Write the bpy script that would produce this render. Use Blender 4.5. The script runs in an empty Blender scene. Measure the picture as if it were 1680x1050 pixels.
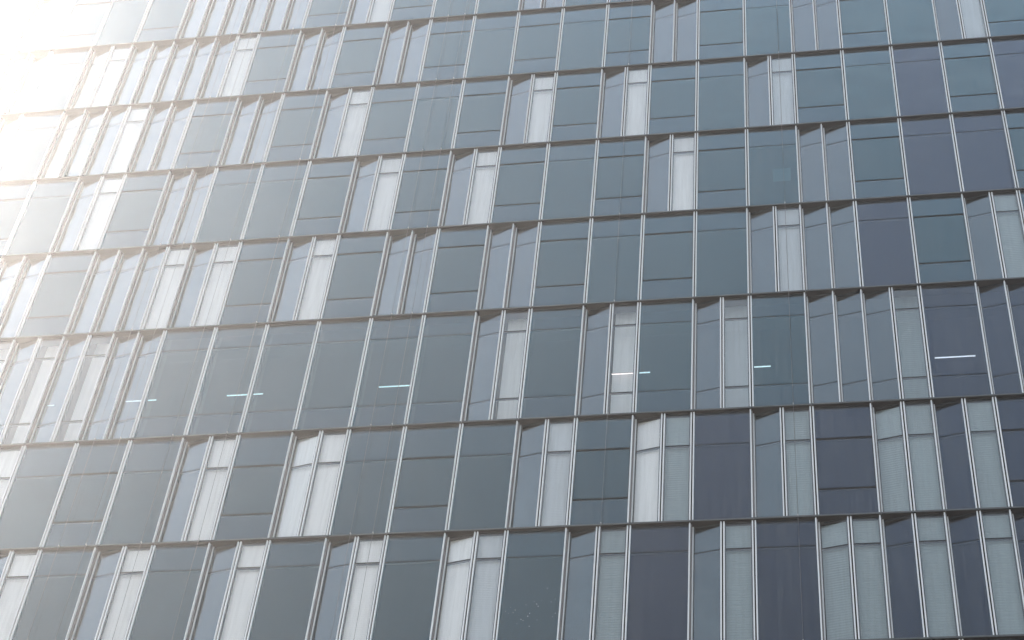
import bpy, math, random
from mathutils import Matrix, Vector
random.seed(7)
rad = math.radians
S = 1.5                                   # facade module, metres
CAM = Vector((S*14.2033, -S*23.1012, 1.6))
def Z(r): return 1.6 + S*(21.3635 + r)    # height of a facade level given in modules

# ------------------------------------------------------------------ camera
scn = bpy.context.scene
C = scn.collection
cam = bpy.data.cameras.new('camera'); cam_o = bpy.data.objects.new('camera', cam); C.objects.link(cam_o)
cam.sensor_width = 36; cam.lens = 68.425; cam.clip_end = 2000; cam.clip_start = .1
cam_o.matrix_world = Matrix.Translation(CAM) @ (Matrix.Rotation(rad(13.4702), 4, 'Z') @ Matrix.Rotation(rad(138.1608), 4, 'X') @ Matrix.Rotation(rad(6.7727), 4, 'Z'))
scn.camera = cam_o

# ------------------------------------------------------------------ light
SUN_DIR = Vector((-.491, .477, .729)).normalized()      # towards the sun: high, beyond the left end of the tower
SUN_STRENGTH = 5.0
SKY_STRENGTH = .125
sun = bpy.data.lights.new('sun', 'SUN'); sun.energy = SUN_STRENGTH; sun.angle = rad(.53); sun.color = (1, .92, .84)
so = bpy.data.objects.new('sun', sun); C.objects.link(so)
so.rotation_euler = SUN_DIR.to_track_quat('Z', 'Y').to_euler(); so.location = (0, 0, 120)
w = bpy.data.worlds.new('World'); scn.world = w; w.use_nodes = True
nt = w.node_tree; nt.nodes.clear()
sky = nt.nodes.new('ShaderNodeTexSky'); sky.sky_type = 'NISHITA'; sky.sun_disc = False
sky.sun_elevation = math.asin(SUN_DIR.z); sky.sun_rotation = math.atan2(SUN_DIR.x, SUN_DIR.y)
sky.air_density = 1.0; sky.dust_density = 3.0; sky.ozone_density = 1.0
hs = nt.nodes.new('ShaderNodeHueSaturation'); hs.inputs['Saturation'].default_value = .44
bg = nt.nodes.new('ShaderNodeBackground'); bg.inputs[1].default_value = SKY_STRENGTH
wo = nt.nodes.new('ShaderNodeOutputWorld')
nt.links.new(sky.outputs[0], hs.inputs['Color']); # thin broken cloud over the whole sky
tcw = nt.nodes.new('ShaderNodeTexCoord'); mpw = nt.nodes.new('ShaderNodeMapping'); mpw.inputs['Scale'].default_value = (1, 1, 2.2)
nzw = nt.nodes.new('ShaderNodeTexNoise'); nzw.inputs['Scale'].default_value = 3.6; nzw.inputs['Detail'].default_value = 5; nzw.inputs['Distortion'].default_value = .4
mrw = nt.nodes.new('ShaderNodeMapRange'); mrw.interpolation_type = 'SMOOTHSTEP'; mrw.inputs[1].default_value = .44; mrw.inputs[2].default_value = .75; mrw.inputs[4].default_value = .4
clw = nt.nodes.new('ShaderNodeHueSaturation'); clw.inputs['Saturation'].default_value = .3; clw.inputs['Value'].default_value = 1.45
mxw = nt.nodes.new('ShaderNodeMix'); mxw.data_type = 'RGBA'
nt.links.new(tcw.outputs['Generated'], mpw.inputs['Vector']); nt.links.new(mpw.outputs[0], nzw.inputs['Vector']); nt.links.new(nzw.outputs[0], mrw.inputs[0])
nt.links.new(sky.outputs[0], clw.inputs['Color']); nt.links.new(mrw.outputs[0], mxw.inputs[0]); nt.links.new(hs.outputs[0], mxw.inputs[6]); nt.links.new(clw.outputs[0], mxw.inputs[7])
nt.links.new(mxw.outputs[2], bg.inputs[0]); nt.links.new(bg.outputs[0], wo.inputs[0])
scn.view_settings.view_transform = 'Standard'; scn.view_settings.look = 'None'
scn.view_settings.exposure = 1.54; scn.view_settings.gamma = 1; scn.view_settings.use_curve_mapping = False
scn.cycles.transparent_max_bounces = 16; scn.cycles.max_bounces = 8
HAZE_DENSITY = .00118; HAZE_G = .75

# ------------------------------------------------------------------ materials
def mat(name):
    m = bpy.data.materials.new(name); m.use_nodes = True
    return m, m.node_tree, m.node_tree.nodes['Principled BSDF']
def solid(name, col, rough=.5, metal=0, var=.06, scale=3., bump=0, spec=.5):
    """principled surface with a little uneven tone and roughness"""
    m, t, p = mat(name)
    tc = t.nodes.new('ShaderNodeTexCoord'); nz = t.nodes.new('ShaderNodeTexNoise'); nz.inputs['Scale'].default_value = scale; nz.inputs['Detail'].default_value = 4
    t.links.new(tc.outputs['Object'], nz.inputs['Vector'])
    oi = t.nodes.new('ShaderNodeObjectInfo')
    a = t.nodes.new('ShaderNodeMath'); a.operation = 'ADD'; t.links.new(nz.outputs[0], a.inputs[0]); t.links.new(oi.outputs['Random'], a.inputs[1])
    mr = t.nodes.new('ShaderNodeMapRange'); mr.inputs[1].default_value = .3; mr.inputs[2].default_value = 1.7
    mr.inputs[3].default_value = 1-var; mr.inputs[4].default_value = 1+var; t.links.new(a.outputs[0], mr.inputs[0])
    vm = t.nodes.new('ShaderNodeVectorMath'); vm.operation = 'SCALE'; vm.inputs[0].default_value = col; t.links.new(mr.outputs[0], vm.inputs['Scale'])
    t.links.new(vm.outputs[0], p.inputs['Base Color'])
    p.inputs['Roughness'].default_value = rough; p.inputs['Metallic'].default_value = metal; p.inputs['Specular IOR Level'].default_value = spec
    if bump:
        b = t.nodes.new('ShaderNodeBump'); b.inputs['Strength'].default_value = bump; b.inputs['Distance'].default_value = .01
        t.links.new(nz.outputs[0], b.inputs['Height']); t.links.new(b.outputs[0], p.inputs['Normal'])
    return m
def glass(name, tint, refl, base, rough=.015):
    """coated architectural glass: part mirror, part tinted see-through, slightly wavy"""
    m, t, p = mat(name); t.nodes.remove(p)
    out = t.nodes['Material Output']
    tr = t.nodes.new('ShaderNodeBsdfTransparent'); tr.inputs[0].default_value = (*tint, 1)
    gl = t.nodes.new('ShaderNodeBsdfGlossy'); gl.inputs[0].default_value = (*refl, 1); gl.inputs['Roughness'].default_value = rough
    lw = t.nodes.new('ShaderNodeLayerWeight'); lw.inputs[0].default_value = .5
    pw = t.nodes.new('ShaderNodeMath'); pw.operation = 'POWER'; pw.inputs[1].default_value = 2.5; t.links.new(lw.outputs['Facing'], pw.inputs[0])
    ma = t.nodes.new('ShaderNodeMath'); ma.operation = 'MULTIPLY_ADD'; ma.inputs[1].default_value = 1.15; ma.inputs[2].default_value = base; ma.use_clamp = True
    t.links.new(pw.outputs[0], ma.inputs[0])
    tc = t.nodes.new('ShaderNodeTexCoord'); oi = t.nodes.new('ShaderNodeObjectInfo')
    va = t.nodes.new('ShaderNodeVectorMath'); va.operation = 'ADD'; t.links.new(tc.outputs['Object'], va.inputs[0])
    cm = t.nodes.new('ShaderNodeVectorMath'); cm.operation = 'SCALE'; cm.inputs[0].default_value = (31, 17, 53); t.links.new(oi.outputs['Random'], cm.inputs['Scale']); t.links.new(cm.outputs[0], va.inputs[1])
    nz = t.nodes.new('ShaderNodeTexNoise'); nz.inputs['Scale'].default_value = .9; nz.inputs['Detail'].default_value = 1; t.links.new(va.outputs[0], nz.inputs['Vector'])
    b = t.nodes.new('ShaderNodeBump'); b.inputs['Strength'].default_value = 1; b.inputs['Distance'].default_value = .035
    t.links.new(nz.outputs[0], b.inputs['Height']); t.links.new(b.outputs[0], gl.inputs['Normal'])
    mx = t.nodes.new('ShaderNodeMixShader'); t.links.new(ma.outputs[0], mx.inputs[0]); t.links.new(tr.outputs[0], mx.inputs[1]); t.links.new(gl.outputs[0], mx.inputs[2])
    # thin film of dust, washed into faint vertical streaks
    ms = t.nodes.new('ShaderNodeMapping'); ms.inputs['Scale'].default_value = (9, 9, .55); t.links.new(va.outputs[0], ms.inputs['Vector'])
    n2 = t.nodes.new('ShaderNodeTexNoise'); n2.inputs['Scale'].default_value = 1.3; n2.inputs['Detail'].default_value = 5; t.links.new(ms.outputs[0], n2.inputs['Vector'])
    md = t.nodes.new('ShaderNodeMapRange'); md.inputs[1].default_value = .4; md.inputs[2].default_value = .8; md.inputs[4].default_value = .06; t.links.new(n2.outputs[0], md.inputs[0])
    df = t.nodes.new('ShaderNodeBsdfDiffuse'); df.inputs[0].default_value = (.42, .42, .40, 1)
    m3 = t.nodes.new('ShaderNodeMixShader'); t.links.new(md.outputs[0], m3.inputs[0]); t.links.new(mx.outputs[0], m3.inputs[1]); t.links.new(df.outputs[0], m3.inputs[2])
    t.links.new(m3.outputs[0], out.inputs[0])
    return m
def blind(name, col, slat=0.05, var=.07, bump=.5):
    """fabric or louvre blind seen through the glass: fine horizontal slats, uneven between windows"""
    m, t, p = mat(name)
    tc = t.nodes.new('ShaderNodeTexCoord'); oi = t.nodes.new('ShaderNodeObjectInfo')
    wv = t.nodes.new('ShaderNodeTexWave'); wv.wave_type = 'BANDS'; wv.bands_direction = 'Z'; wv.inputs['Scale'].default_value = .314/slat; wv.inputs['Distortion'].default_value = .15
    t.links.new(tc.outputs['Object'], wv.inputs['Vector'])
    mr = t.nodes.new('ShaderNodeMapRange'); mr.inputs[3].default_value = 1-var; mr.inputs[4].default_value = 1+var; t.links.new(oi.outputs['Random'], mr.inputs[0])
    m2 = t.nodes.new('ShaderNodeMapRange'); m2.inputs[3].default_value = .96; m2.inputs[4].default_value = 1.03; t.links.new(wv.outputs[0], m2.inputs[0])
    mm = t.nodes.new('ShaderNodeMath'); mm.operation = 'MULTIPLY'; t.links.new(mr.outputs[0], mm.inputs[0]); t.links.new(m2.outputs[0], mm.inputs[1])
    vm = t.nodes.new('ShaderNodeVectorMath'); vm.operation = 'SCALE'; vm.inputs[0].default_value = col; t.links.new(mm.outputs[0], vm.inputs['Scale'])
    t.links.new(vm.outputs[0], p.inputs['Base Color']); p.inputs['Roughness'].default_value = .85; p.inputs['Specular IOR Level'].default_value = .1
    b = t.nodes.new('ShaderNodeBump'); b.inputs['Strength'].default_value = bump; b.inputs['Distance'].default_value = .01
    t.links.new(wv.outputs[0], b.inputs['Height']); t.links.new(b.outputs[0], p.inputs['Normal'])
    return m
M = dict(
    alu=solid('pale_aluminium', (.68, .715, .73), .45, .0, .05, 1.5),
    gap=solid('dark_gasket', (.008, .009, .011), .7, 0, .06, 3, 0, .1),
    reveal=solid('grey_reveal_metal', (.12, .12, .123), .6, 0),
    soffit=solid("bronze_soffit_metal", (.010, .008, .0065), .7, 0, .12, 2, 0, .1),
    lip=solid('grey_ledge_metal', (.055, .065, .068), .5, 0, .1, 2),
    joint=solid('grey_joint_seal', (.025, .028, .034), .7, 0, .06, 3, 0, .1),
    steel=solid('dull_steel_wire', (.08, .085, .09), .5),
    bracket=solid('bracket_steel', (.4, .4, .4), .4, .5),
    core=solid('dark_core_wall', (.04, .042, .045), .8),
    roofing=solid('grey_roof_membrane', (.2, .2, .19), .9, 0, .1, .4),
    paving=solid('pale_stone_paving', (.21, .215, .215), .8, 0, .15, .3, .2),
    paper=solid('white_paper', (.085, .085, .09), .8),
    spot=solid('dried_splash', (.5, .52, .52), .7),
    g_vision=glass('vision_glass', (.72, .90, .93), (.61, .83, .91), .028),
    g_spandrel=glass('spandrel_glass', (.74, .90, .93), (.62, .83, .94), .034),
    g_tilt=glass('tilted_pane_glass', (.78, .90, .93), (.78, .88, .94), .05),
    g_dim=glass('dim_reflection_glass', (.75, .85, .91), (.60, .73, .86), .018),  # weak violet reflection of the right-hand panes put into the glass tint
    g_white=glass('clear_glass', (.98, .985, .98), (.84, .97, 1.0), .03),
    b_dark=blind('charcoal_blind', (.011, .013, .019), .05, .2, 0),
    b_dim=blind('dim_reflection_blind', (.021, .018, .031), .05, .15, 0),  # backing for the same panes, their dim violet light put into the colour
    b_mid=blind('dark_slate_panel', (.018, .024, .030), .06, .1, 0),
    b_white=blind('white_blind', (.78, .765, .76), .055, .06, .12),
    b_white_dim=blind('white_blind_dimmed', (.50, .53, .56), .055, .07, .25),  # white blind with weaker light painted into its colour
    b_louvre_dim=blind('louvre_blind_dimmed', (.245, .30, .315), .075, .08, .5),  # slatted blind, the grey tone paints the weakest light at the right
    b_tilt=blind('slate_blind', (.034, .044, .050), .055, .25, 0),
)
m, t, p = mat('lit_fluorescent_tube'); p.inputs['Emission Color'].default_value = (1, .84, .82, 1); p.inputs['Emission Strength'].default_value = .5; p.inputs['Base Color'].default_value = (.8, .8, .8, 1); M['tube'] = m

# ------------------------------------------------------------------ mesh helpers
class MB:
    def __init__(s): s.v = []; s.f = []; s.m = []
    def prism(s, poly, z0, z1, mi=0):
        """poly: (x, y) corners counter-clockwise seen from above"""
        n = len(poly); b = len(s.v)
        s.v += [(x, y, z0) for x, y in poly] + [(x, y, z1) for x, y in poly]
        s.f.append(tuple(b+n-1-i for i in range(n))); s.f.append(tuple(b+n+i for i in range(n))); s.m += [mi]*2
        for i in range(n):
            j = (i+1) % n; s.f.append((b+i, b+j, b+n+j, b+n+i)); s.m.append(mi)
    def box(s, x0, x1, y0, y1, z0, z1, mi=0): s.prism([(x0, y0), (x1, y0), (x1, y1), (x0, y1)], z0, z1, mi)
    def tube(s, a, b, r, n=8, mi=0):
        a = Vector(a); b = Vector(b); d = (b-a).normalized(); u = d.orthogonal().normalized(); v = d.cross(u); k = len(s.v)
        for q in (a, b):
            for i in range(n):
                th = 2*math.pi*i/n; s.v.append(tuple(q + r*(math.cos(th)*u + math.sin(th)*v)))
        for i in range(n):
            j = (i+1) % n; s.f.append((k+i, k+j, k+n+j, k+n+i)); s.m.append(mi)
        s.f.append(tuple(k+n-1-i for i in range(n))); s.f.append(tuple(k+n+i for i in range(n))); s.m += [mi]*2
    def mesh(s, name, mats):
        me = bpy.data.meshes.new(name); me.from_pydata(s.v, [], s.f); me.polygons.foreach_set('material_index', s.m)
        for x in mats: me.materials.append(x)
        me.update(); return me
cache = {}
def shared(key, name, mats, fn):
    if key not in cache:
        b = MB(); fn(b); cache[key] = b.mesh(name, [M[x] for x in mats])
    return cache[key]
def put(name, me, parent=None, loc=(0, 0, 0)):
    o = bpy.data.objects.new(name, me); C.objects.link(o); o.parent = parent; o.location = loc; return o
def tag(o, label, cat=None, group=None, kind=None):
    o['label'] = label
    if cat: o['category'] = cat
    if group: o['group'] = group
    if kind: o['kind'] = kind
    return o

# ------------------------------------------------------------------ ground and air
b = MB(); b.box(-150, 150, -150, 150, -.4, 0)
tag(put('ground', b.mesh('ground', [M['paving']])), 'pale stone paving in front of the glass tower', kind='structure')

# ------------------------------------------------------------------ tower
# levels of the floor ledges in modules, top to bottom
L = {-2: 20.75, -1: 18.2, 0: 15.63, 1: 13.116, 2: 10.573, 3: 8.031, 4: 5.479, 5: 2.543, 6: 0.0, 7: -2.54, 8: -5.08}
M0, M1 = -6, 21          # first and last module line
# bays per floor: P plain, W with opening light, H tilted dark + flat white, T both halves tilted, B tilted pale + flat pale
rows = {
 -2: (-7, "PHTPWPHPTWPHPWTPHWPTPWHPWPHT"),
 -1: (-7, "PHPH" + "WPWTTTWHWPPTPPWPTPWPHPWP"),
 0: (-7, "HPWT" + "PHTTHWTWTWPWPWTWPTWPHWPH"),
 1: (-7, "PHWT" + "PTHTWTWHWPWHWHWPHWPPWPTW"),
 2: (-7, "HTWP" + "WPHWTPPWHWHWPWHWPTWPPWHP"),
 3: (-7, "WHWT" + "PTWTHHWHWTWTWPWPHTPWHPWH"),
 4: (-7, "PHTP" + "PHHHTPPPPPPHPHPHPTHPTPHP"),
 5: (-7, "PHWT" + "PWHPWPHWBPWPHWBPHWBHWPHW"),
 6: (-7, "HPTP" + "PHPHPHPHPHPBPHPHPBHHHPHP"),
 7: (-7, "PWHPWTPWHPWPHTWPHPWTPPWPHWTP"),
}
tower = bpy.data.objects.new('office_tower', None); C.objects.link(tower)
tag(tower, 'tall glass office tower with pale paired mullions, dark floor ledges and scattered white panels', 'building')
tower.location = (S*(M0+M1)/2, 0, 0); TX = tower.location.x
def tput(name, me, loc, parent=None):
    if parent is None: return put(name, me, tower, (loc[0]-TX, loc[1], loc[2]))
    return put(name, me, parent, loc)

LEDGE_H = .045; DROP = .08; OUT = .09; REC = .135
FIN0, FIN1 = .019, .050
PALE = {(2, 11.5): 'b_white', (1, 10.5): 'b_white', (1, 13.5): 'b_white_dim', (0, 17.5): 'b_white_dim', (3, 13.5): 'b_white_dim', (5, 11): 'b_white', (4, 10.5): 'b_white', (4, 8.5): 'b_white', (5, 9.5): 'b_white_dim', (6, 10.5): 'b_louvre_dim', (6, 12.5): 'b_louvre_dim', (6, 8.5): 'b_white_dim', (5, 11.5): 'b_louvre_dim'}  # blind tones by bay, painting how the light falls off
DIM_BAYS = {(6, 13), (6, 11), (5, 14), (5, 12), (4, 16), (3, 15), (6, 15), (6, 16), (6, 17), (5, 16), (5, 17), (2, 16), (2, 17), (4, 17), (4, 17.5), (1, 16), (1, 18)}  # right-hand bays whose dim violet reflection is painted into glass and blind
def zb(k): return Z(L[k]) - DROP            # underside of the ledge at level k
def is_tilt(code, half):                    # does this half-bay lean back at its left edge
    return (code == 'T') or (code in 'HB' and half == 0)

def add_window(k, m, width, rec, typ, right_half=False):
    """k: floor below ledge k; m: left module line (may be x.5); typ P/W/D(dark tilted)/F(flat white)/L(pale tilted)"""
    z0 = zb(k+1) + LEDGE_H; z1 = zb(k); H = z1 - z0
    top = Z(L[k] - (.82 if k == 5 else .62)) - z0
    low = Z(L[k+1] + (.55 if k == 4 else .585)) - z0 if (typ == 'W' or k == 4) else None
    wl = .051; wr = width - .051
    name = 'narrow_window' if width < 1 else 'wide_window'
    g = {'P': .02, 'W': .036, 'D': .018, 'F': .021, 'L': .021}[typ]
    gj = {'P': 'joint', 'W': 'gap', 'D': 'joint', 'F': 'joint', 'L': 'joint'}[typ]
    yr = 0.0
    def y_at(x): return rec*(1-(x-wl)/(wr-wl)) if rec else 0.0
    cuts = [0] + ([low] if low else []) + [top, H]
    # the window itself: slim frame and the bars behind the glass joints
    def frame(b):
        for za, zc in [(c-.035, c+.035) for c in cuts[1:-1]] + [(0, .04), (H-.04, H)]:
            b.prism([(wl, rec+.018), (wr, .018), (wr, .05), (wl, rec+.05)], za, zc, 0)
        for xa, xb in ((wl, wl+.03), (wr-.03, wr)):
            b.prism([(xa, y_at(xa)+.0135), (xb, y_at(xb)+.0135), (xb, y_at(xb)+.05), (xa, y_at(xa)+.05)], .0401, H-.0401, 0)
    me = shared(('frame', k, typ, width, rec), name, [gj], frame)
    win = tput(name, me, (S*m, 0, z0))
    mats = {'P': ('g_vision', 'g_spandrel'), 'W': ('g_vision', 'g_spandrel'), 'D': ('g_tilt', 'g_tilt'), 'F': ('g_white', 'g_white'), 'L': ('g_white', 'g_white')}[typ]
    if (k, m) in DIM_BAYS: mats = ('g_dim', 'g_dim')
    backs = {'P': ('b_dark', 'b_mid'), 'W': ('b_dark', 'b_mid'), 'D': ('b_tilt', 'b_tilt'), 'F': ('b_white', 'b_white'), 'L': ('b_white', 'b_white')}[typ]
    if typ in 'FL':      # pale blinds get dimmer rightward: light falloff put into their colour
        kind = PALE.get((k, m), 'b_white' if m < 9 else 'b_white_dim' if m < 13 else 'b_louvre_dim'); backs = (kind, kind)
    if (k, m) in DIM_BAYS: backs = ('b_dim', 'b_dim')
    def sheet(nm, za, zc, mt, th, off, inset=0.0):
        def f(b): b.prism([(wl+inset, rec+off), (wr-inset, off), (wr-inset, off+th), (wl+inset, rec+off+th)], za, zc)
        return tput(nm, shared((nm, k, typ, width, rec, round(za, 3), mt), nm, [mt], f), (0, 0, 0), win)
    for i in range(len(cuts)-1):
        za = cuts[i] + (g if i else 0); zc = cuts[i+1] - (g if i < len(cuts)-2 else 0)
        last = i == len(cuts)-2; first = i == 0 and low
        nm = 'spandrel_pane' if last else ('lower_pane' if first else 'vision_pane')
        setb = .006 if (typ == 'W' and nm == 'vision_pane') else 0.0
        o = sheet(nm, za, zc, mats[1] if nm != 'vision_pane' else mats[0], .012, setb)
    # what stands behind the glass
    off = (.45 - rec) if k == 4 else .11
    sheet('blind', 0.04, top, backs[0], .02, off, .002)
    sheet('spandrel_panel', top+.003, H-.04 if k != 4 else H+.42, backs[1], .02, off, .002)
    return win

def mullion(k, m, right_rec, half):
    z0 = zb(k+1) + LEDGE_H; z1 = zb(k); H = z1-z0
    def f(b):
        b.box(-FIN1, -FIN0, -.04, .06, 0, H, 0)
        if right_rec:
            b.box(FIN0, FIN1, REC-.018, REC+.06, 0, H, 0)
            b.box(-FIN0+.002, FIN0-.002, .02, REC+.06, 0, H, 2)
        else:
            b.box(FIN0, FIN1, -.04, .06, 0, H, 0)
            b.box(-FIN0, FIN0, .02, .06, 0, H, 1)
    nm = 'intermediate_mullion' if half else 'mullion'
    me = shared((nm, round(H, 3), right_rec), nm, ['alu', 'gap', 'reveal'], f)
    return tput(nm, me, (S*m, 0, z0))

windows = {}
for k, (m0, codes) in rows.items():
    for i, code in enumerate(codes):
        m = m0 + i
        if m < M0: continue
        rr = code in 'HTB'
        mullion(k, m, rr, False)
        if code in 'PW':
            windows[(k, m)] = add_window(k, m, S, 0.0, code)
        else:
            windows[(k, m)] = add_window(k, m, S/2, REC, 'L' if code == 'B' else 'D')
            mullion(k, m+.5, code == 'T', True)
            add_window(k, m+.5, S/2, REC if code == 'T' else 0.0, {'T': 'D', 'H': 'F', 'B': 'F'}[code])
    mullion(k, M1, False, False)
# ledges, one length per bay with an open joint at each module line
def ledge(b):
    g = .006
    b.box(g, S-g, -OUT, -OUT+.012, 0, LEDGE_H, 0)
    b.box(g, S-g, -OUT+.012, .34, .004, LEDGE_H-.004, 1)
lm = MB(); ledge(lm); lme = lm.mesh('ledge', [M['lip'], M['soffit']])
for k in L:
    for m in range(M0, M1):
        tput('ledge', lme, (S*m, 0, zb(k)))
# body of the tower behind the curtain wall, roof edge, lower storeys
X0, X1 = S*M0 - .056, S*M1 + .056
b = MB(); b.box(X0-.3, X0, 0, 22, 0, zb(-2)+1.0, 0); b.box(X1, X1+.3, 0, 22, 0, zb(-2)+1.0, 0); b.box(X0, X1, 21.7, 22, 0, zb(-2)+1.0, 0); b.box(X0, X1, .62, .8, 0, zb(-2)-.01, 0)
tput('core_wall', b.mesh('core_wall', [M['core']]), (0, 0, 0))
b = MB(); b.box(X0, X1, .8, 21.7, zb(-2)-.3, zb(-2), 0); o = tput('roof', b.mesh('roof', [M['roofing']]), (0, 0, 0)); 
b = MB(); b.box(X0, X1, -.05, .3, zb(-2)+LEDGE_H+.002, zb(-2)+1.0, 0); o = tput('parapet', b.mesh('parapet', [M['lip']]), (0, 0, 0))
b = MB(); b.box(X0, X1, 0, .3, 0, zb(8)-.02, 0)
for m in range(M0, M1+1): b.box(S*m-.05, S*m+.05, -.06, -.001, 0, zb(8)-.02, 1)
o = tput('lower_wall', b.mesh('lower_wall', [M['core'], M['alu']]), (0, 0, 0))

# dried splashes on one pane of the lowest full floor
sp = [(9.602,-1.613),(9.628,-1.661),(9.192,-1.665),(9.27,-1.722),(9.242,-1.773),(9.12,-1.744),(9.477,-1.853),(9.505,-1.796),(9.41,-1.938),(9.376,-1.913),(9.319,-1.997),(9.89,-1.526),(9.829,-1.582),(9.908,-1.814),(9.871,-1.882),(9.557,-1.558),(9.433,-1.623),(9.675,-1.546),(9.751,-1.3),(9.515,-2.058),(9.629,-1.935),(9.169,-1.782)]
win = windows[(6, 9)]; z0 = zb(7)+LEDGE_H; b = MB()
for i, (mx, mz) in enumerate(sp):
    r = (.013, .011, .008, .01, .009, .007)[i % 6] * (1 if i < 12 else .75)
    x, z = S*(mx-9), Z(mz)-z0; n = 6; k0 = len(b.v)
    b.v += [(x + r*math.cos(6.283*j/n+i)*random.uniform(.6, 1.2), -.0025, z + r*math.sin(6.283*j/n+i)*random.uniform(.6, 1.3)) for j in range(n)]
    b.v += [(vx, -.0005, vz) for vx, _, vz in b.v[k0:k0+n]]
    b.f.append(tuple(k0+j for j in range(n))); b.m.append(0)
    for j in range(n): jj = (j+1) % n; b.f.append((k0+j, k0+n+j, k0+n+jj, k0+jj)); b.m.append(0)
o = put('splash_marks', b.mesh('splash_marks', [M['spot']]), win); o['kind'] = 'stuff'

# ------------------------------------------------------------------ lit tubes behind the glass of the tall floor
tubes = [(.003, .158, 3.787, 'shortest lit ceiling tube, behind the tilted pane nearest the left edge'),
 (1.528, 2.129, 3.784, 'lit white ceiling tube behind two tilted panes left of the plain wide panes'),
 (3.461, 4.154, 3.795, 'lit white ceiling tube across the second and third plain wide panes of the tall floor'),
 (6.302, 6.897, 3.808, 'lit white ceiling tube crossed by a thin cable, behind a wide pane left of centre'),
 (10.527, 11.22, 3.815, 'lit white ceiling tube running from a white panel into the wide pane'),
 (13.0, 13.336, 3.806, 'short lit ceiling tube at the left edge of the wide pane with a cable'),
 (16.135, 16.833, 3.792, 'longest lit white ceiling tube, in the very dark wide pane near the right edge')]
for x0, x1, zz, lab in tubes:
    ln = S*(x1-x0); r0 = bpy.data.objects.new('fluorescent_light', None); C.objects.link(r0); r0.location = (S*x0, .35, Z(zz))
    tag(r0, lab, 'light', 'lit tubes inside the tall floor')
    b = MB(); b.tube((.012, 0, 0), (ln-.012, 0, 0), .016, 10); put('tube', b.mesh('tube', [M['tube']]), r0)
    b = MB(); b.box(0, ln, -.014, .014, .018, .034); b.box(0, .011, -.012, .012, -.014, .018); b.box(ln-.011, ln, -.012, .012, -.014, .018); put('housing', b.mesh('housing', [M['reveal']]), r0)

# pale sheets behind one plain pane
b = MB(); b.box(-.26, .26, .0, .004, 0, .59)
b.box(-.255, .255, .001, .0035, -.012, -.002)
o = put('paper_sheet', b.mesh('paper_sheet', [M['paper']]), None, (S*13.66, .05, Z(8.83)))
tag(o, 'small pale square sheet fixed inside a plain dark pane beside the right-hand cable', 'paper')

# ------------------------------------------------------------------ vertical restraint wires hanging in front of the glass
wires = [(1.35, 'thin steel cable down the far left of the facade, left one of its pair'),
 (1.83, 'thin steel cable down the far left of the facade, right one of its pair'),
 (2.80, 'thin steel cable down the left facade, third cable from the left'),
 (3.80, 'single thin steel cable crossing the plain wide panes at the left of the tall floor'),
 (6.40, 'thin steel cable left of centre passing the lit tube, left one of its pair'),
 (6.78, 'thin steel cable left of centre, right one of its pair'),
 (10.55, 'thin steel cable right of centre, over the lit tube on the pale panel'),
 (13.70, 'thin steel cable running past the small pale sheet and a ribbed pale panel'),
 (17.95, 'thin steel cable nearest the right edge of the facade')]
ztop = zb(-2) + .5
for mx, lab in wires:
    r0 = bpy.data.objects.new('facade_cable', None); C.objects.link(r0); r0.location = (S*mx, -.13, 0)
    tag(r0, lab, 'cable', 'steel cables hanging down the facade')
    b = MB(); b.tube((0, 0, zb(8)), (0, 0, ztop), .0055, 6); put('wire', b.mesh('wire', [M['steel']]), r0)
    if 'bk' not in cache:
        b = MB(); b.box(-.012, .012, -.012, .05, 0, .04); cache['bk'] = b.mesh('bracket', [M['bracket']])
    for k in L: put('bracket', cache['bk'], r0, (0, .003, zb(k)+.012))

# ------------------------------------------------------------------ air
b = MB(); b.box(-165, 165, -165, 165, -1.4, zb(-2)+3)
hz = put('haze', b.mesh('haze', []))
m = bpy.data.materials.new('sunlit_haze'); m.use_nodes = True; t = m.node_tree; t.nodes.clear()
v = t.nodes.new('ShaderNodeVolumePrincipled'); v.inputs['Density'].default_value = HAZE_DENSITY; v.inputs['Anisotropy'].default_value = HAZE_G; v.inputs['Color'].default_value = (1, .97, .94, 1)
mo = t.nodes.new('ShaderNodeOutputMaterial'); t.links.new(v.outputs[0], mo.inputs['Volume']); hz.data.materials.append(m)
tag(hz, 'pale sunlit haze in the air in front of the tower', kind='stuff')
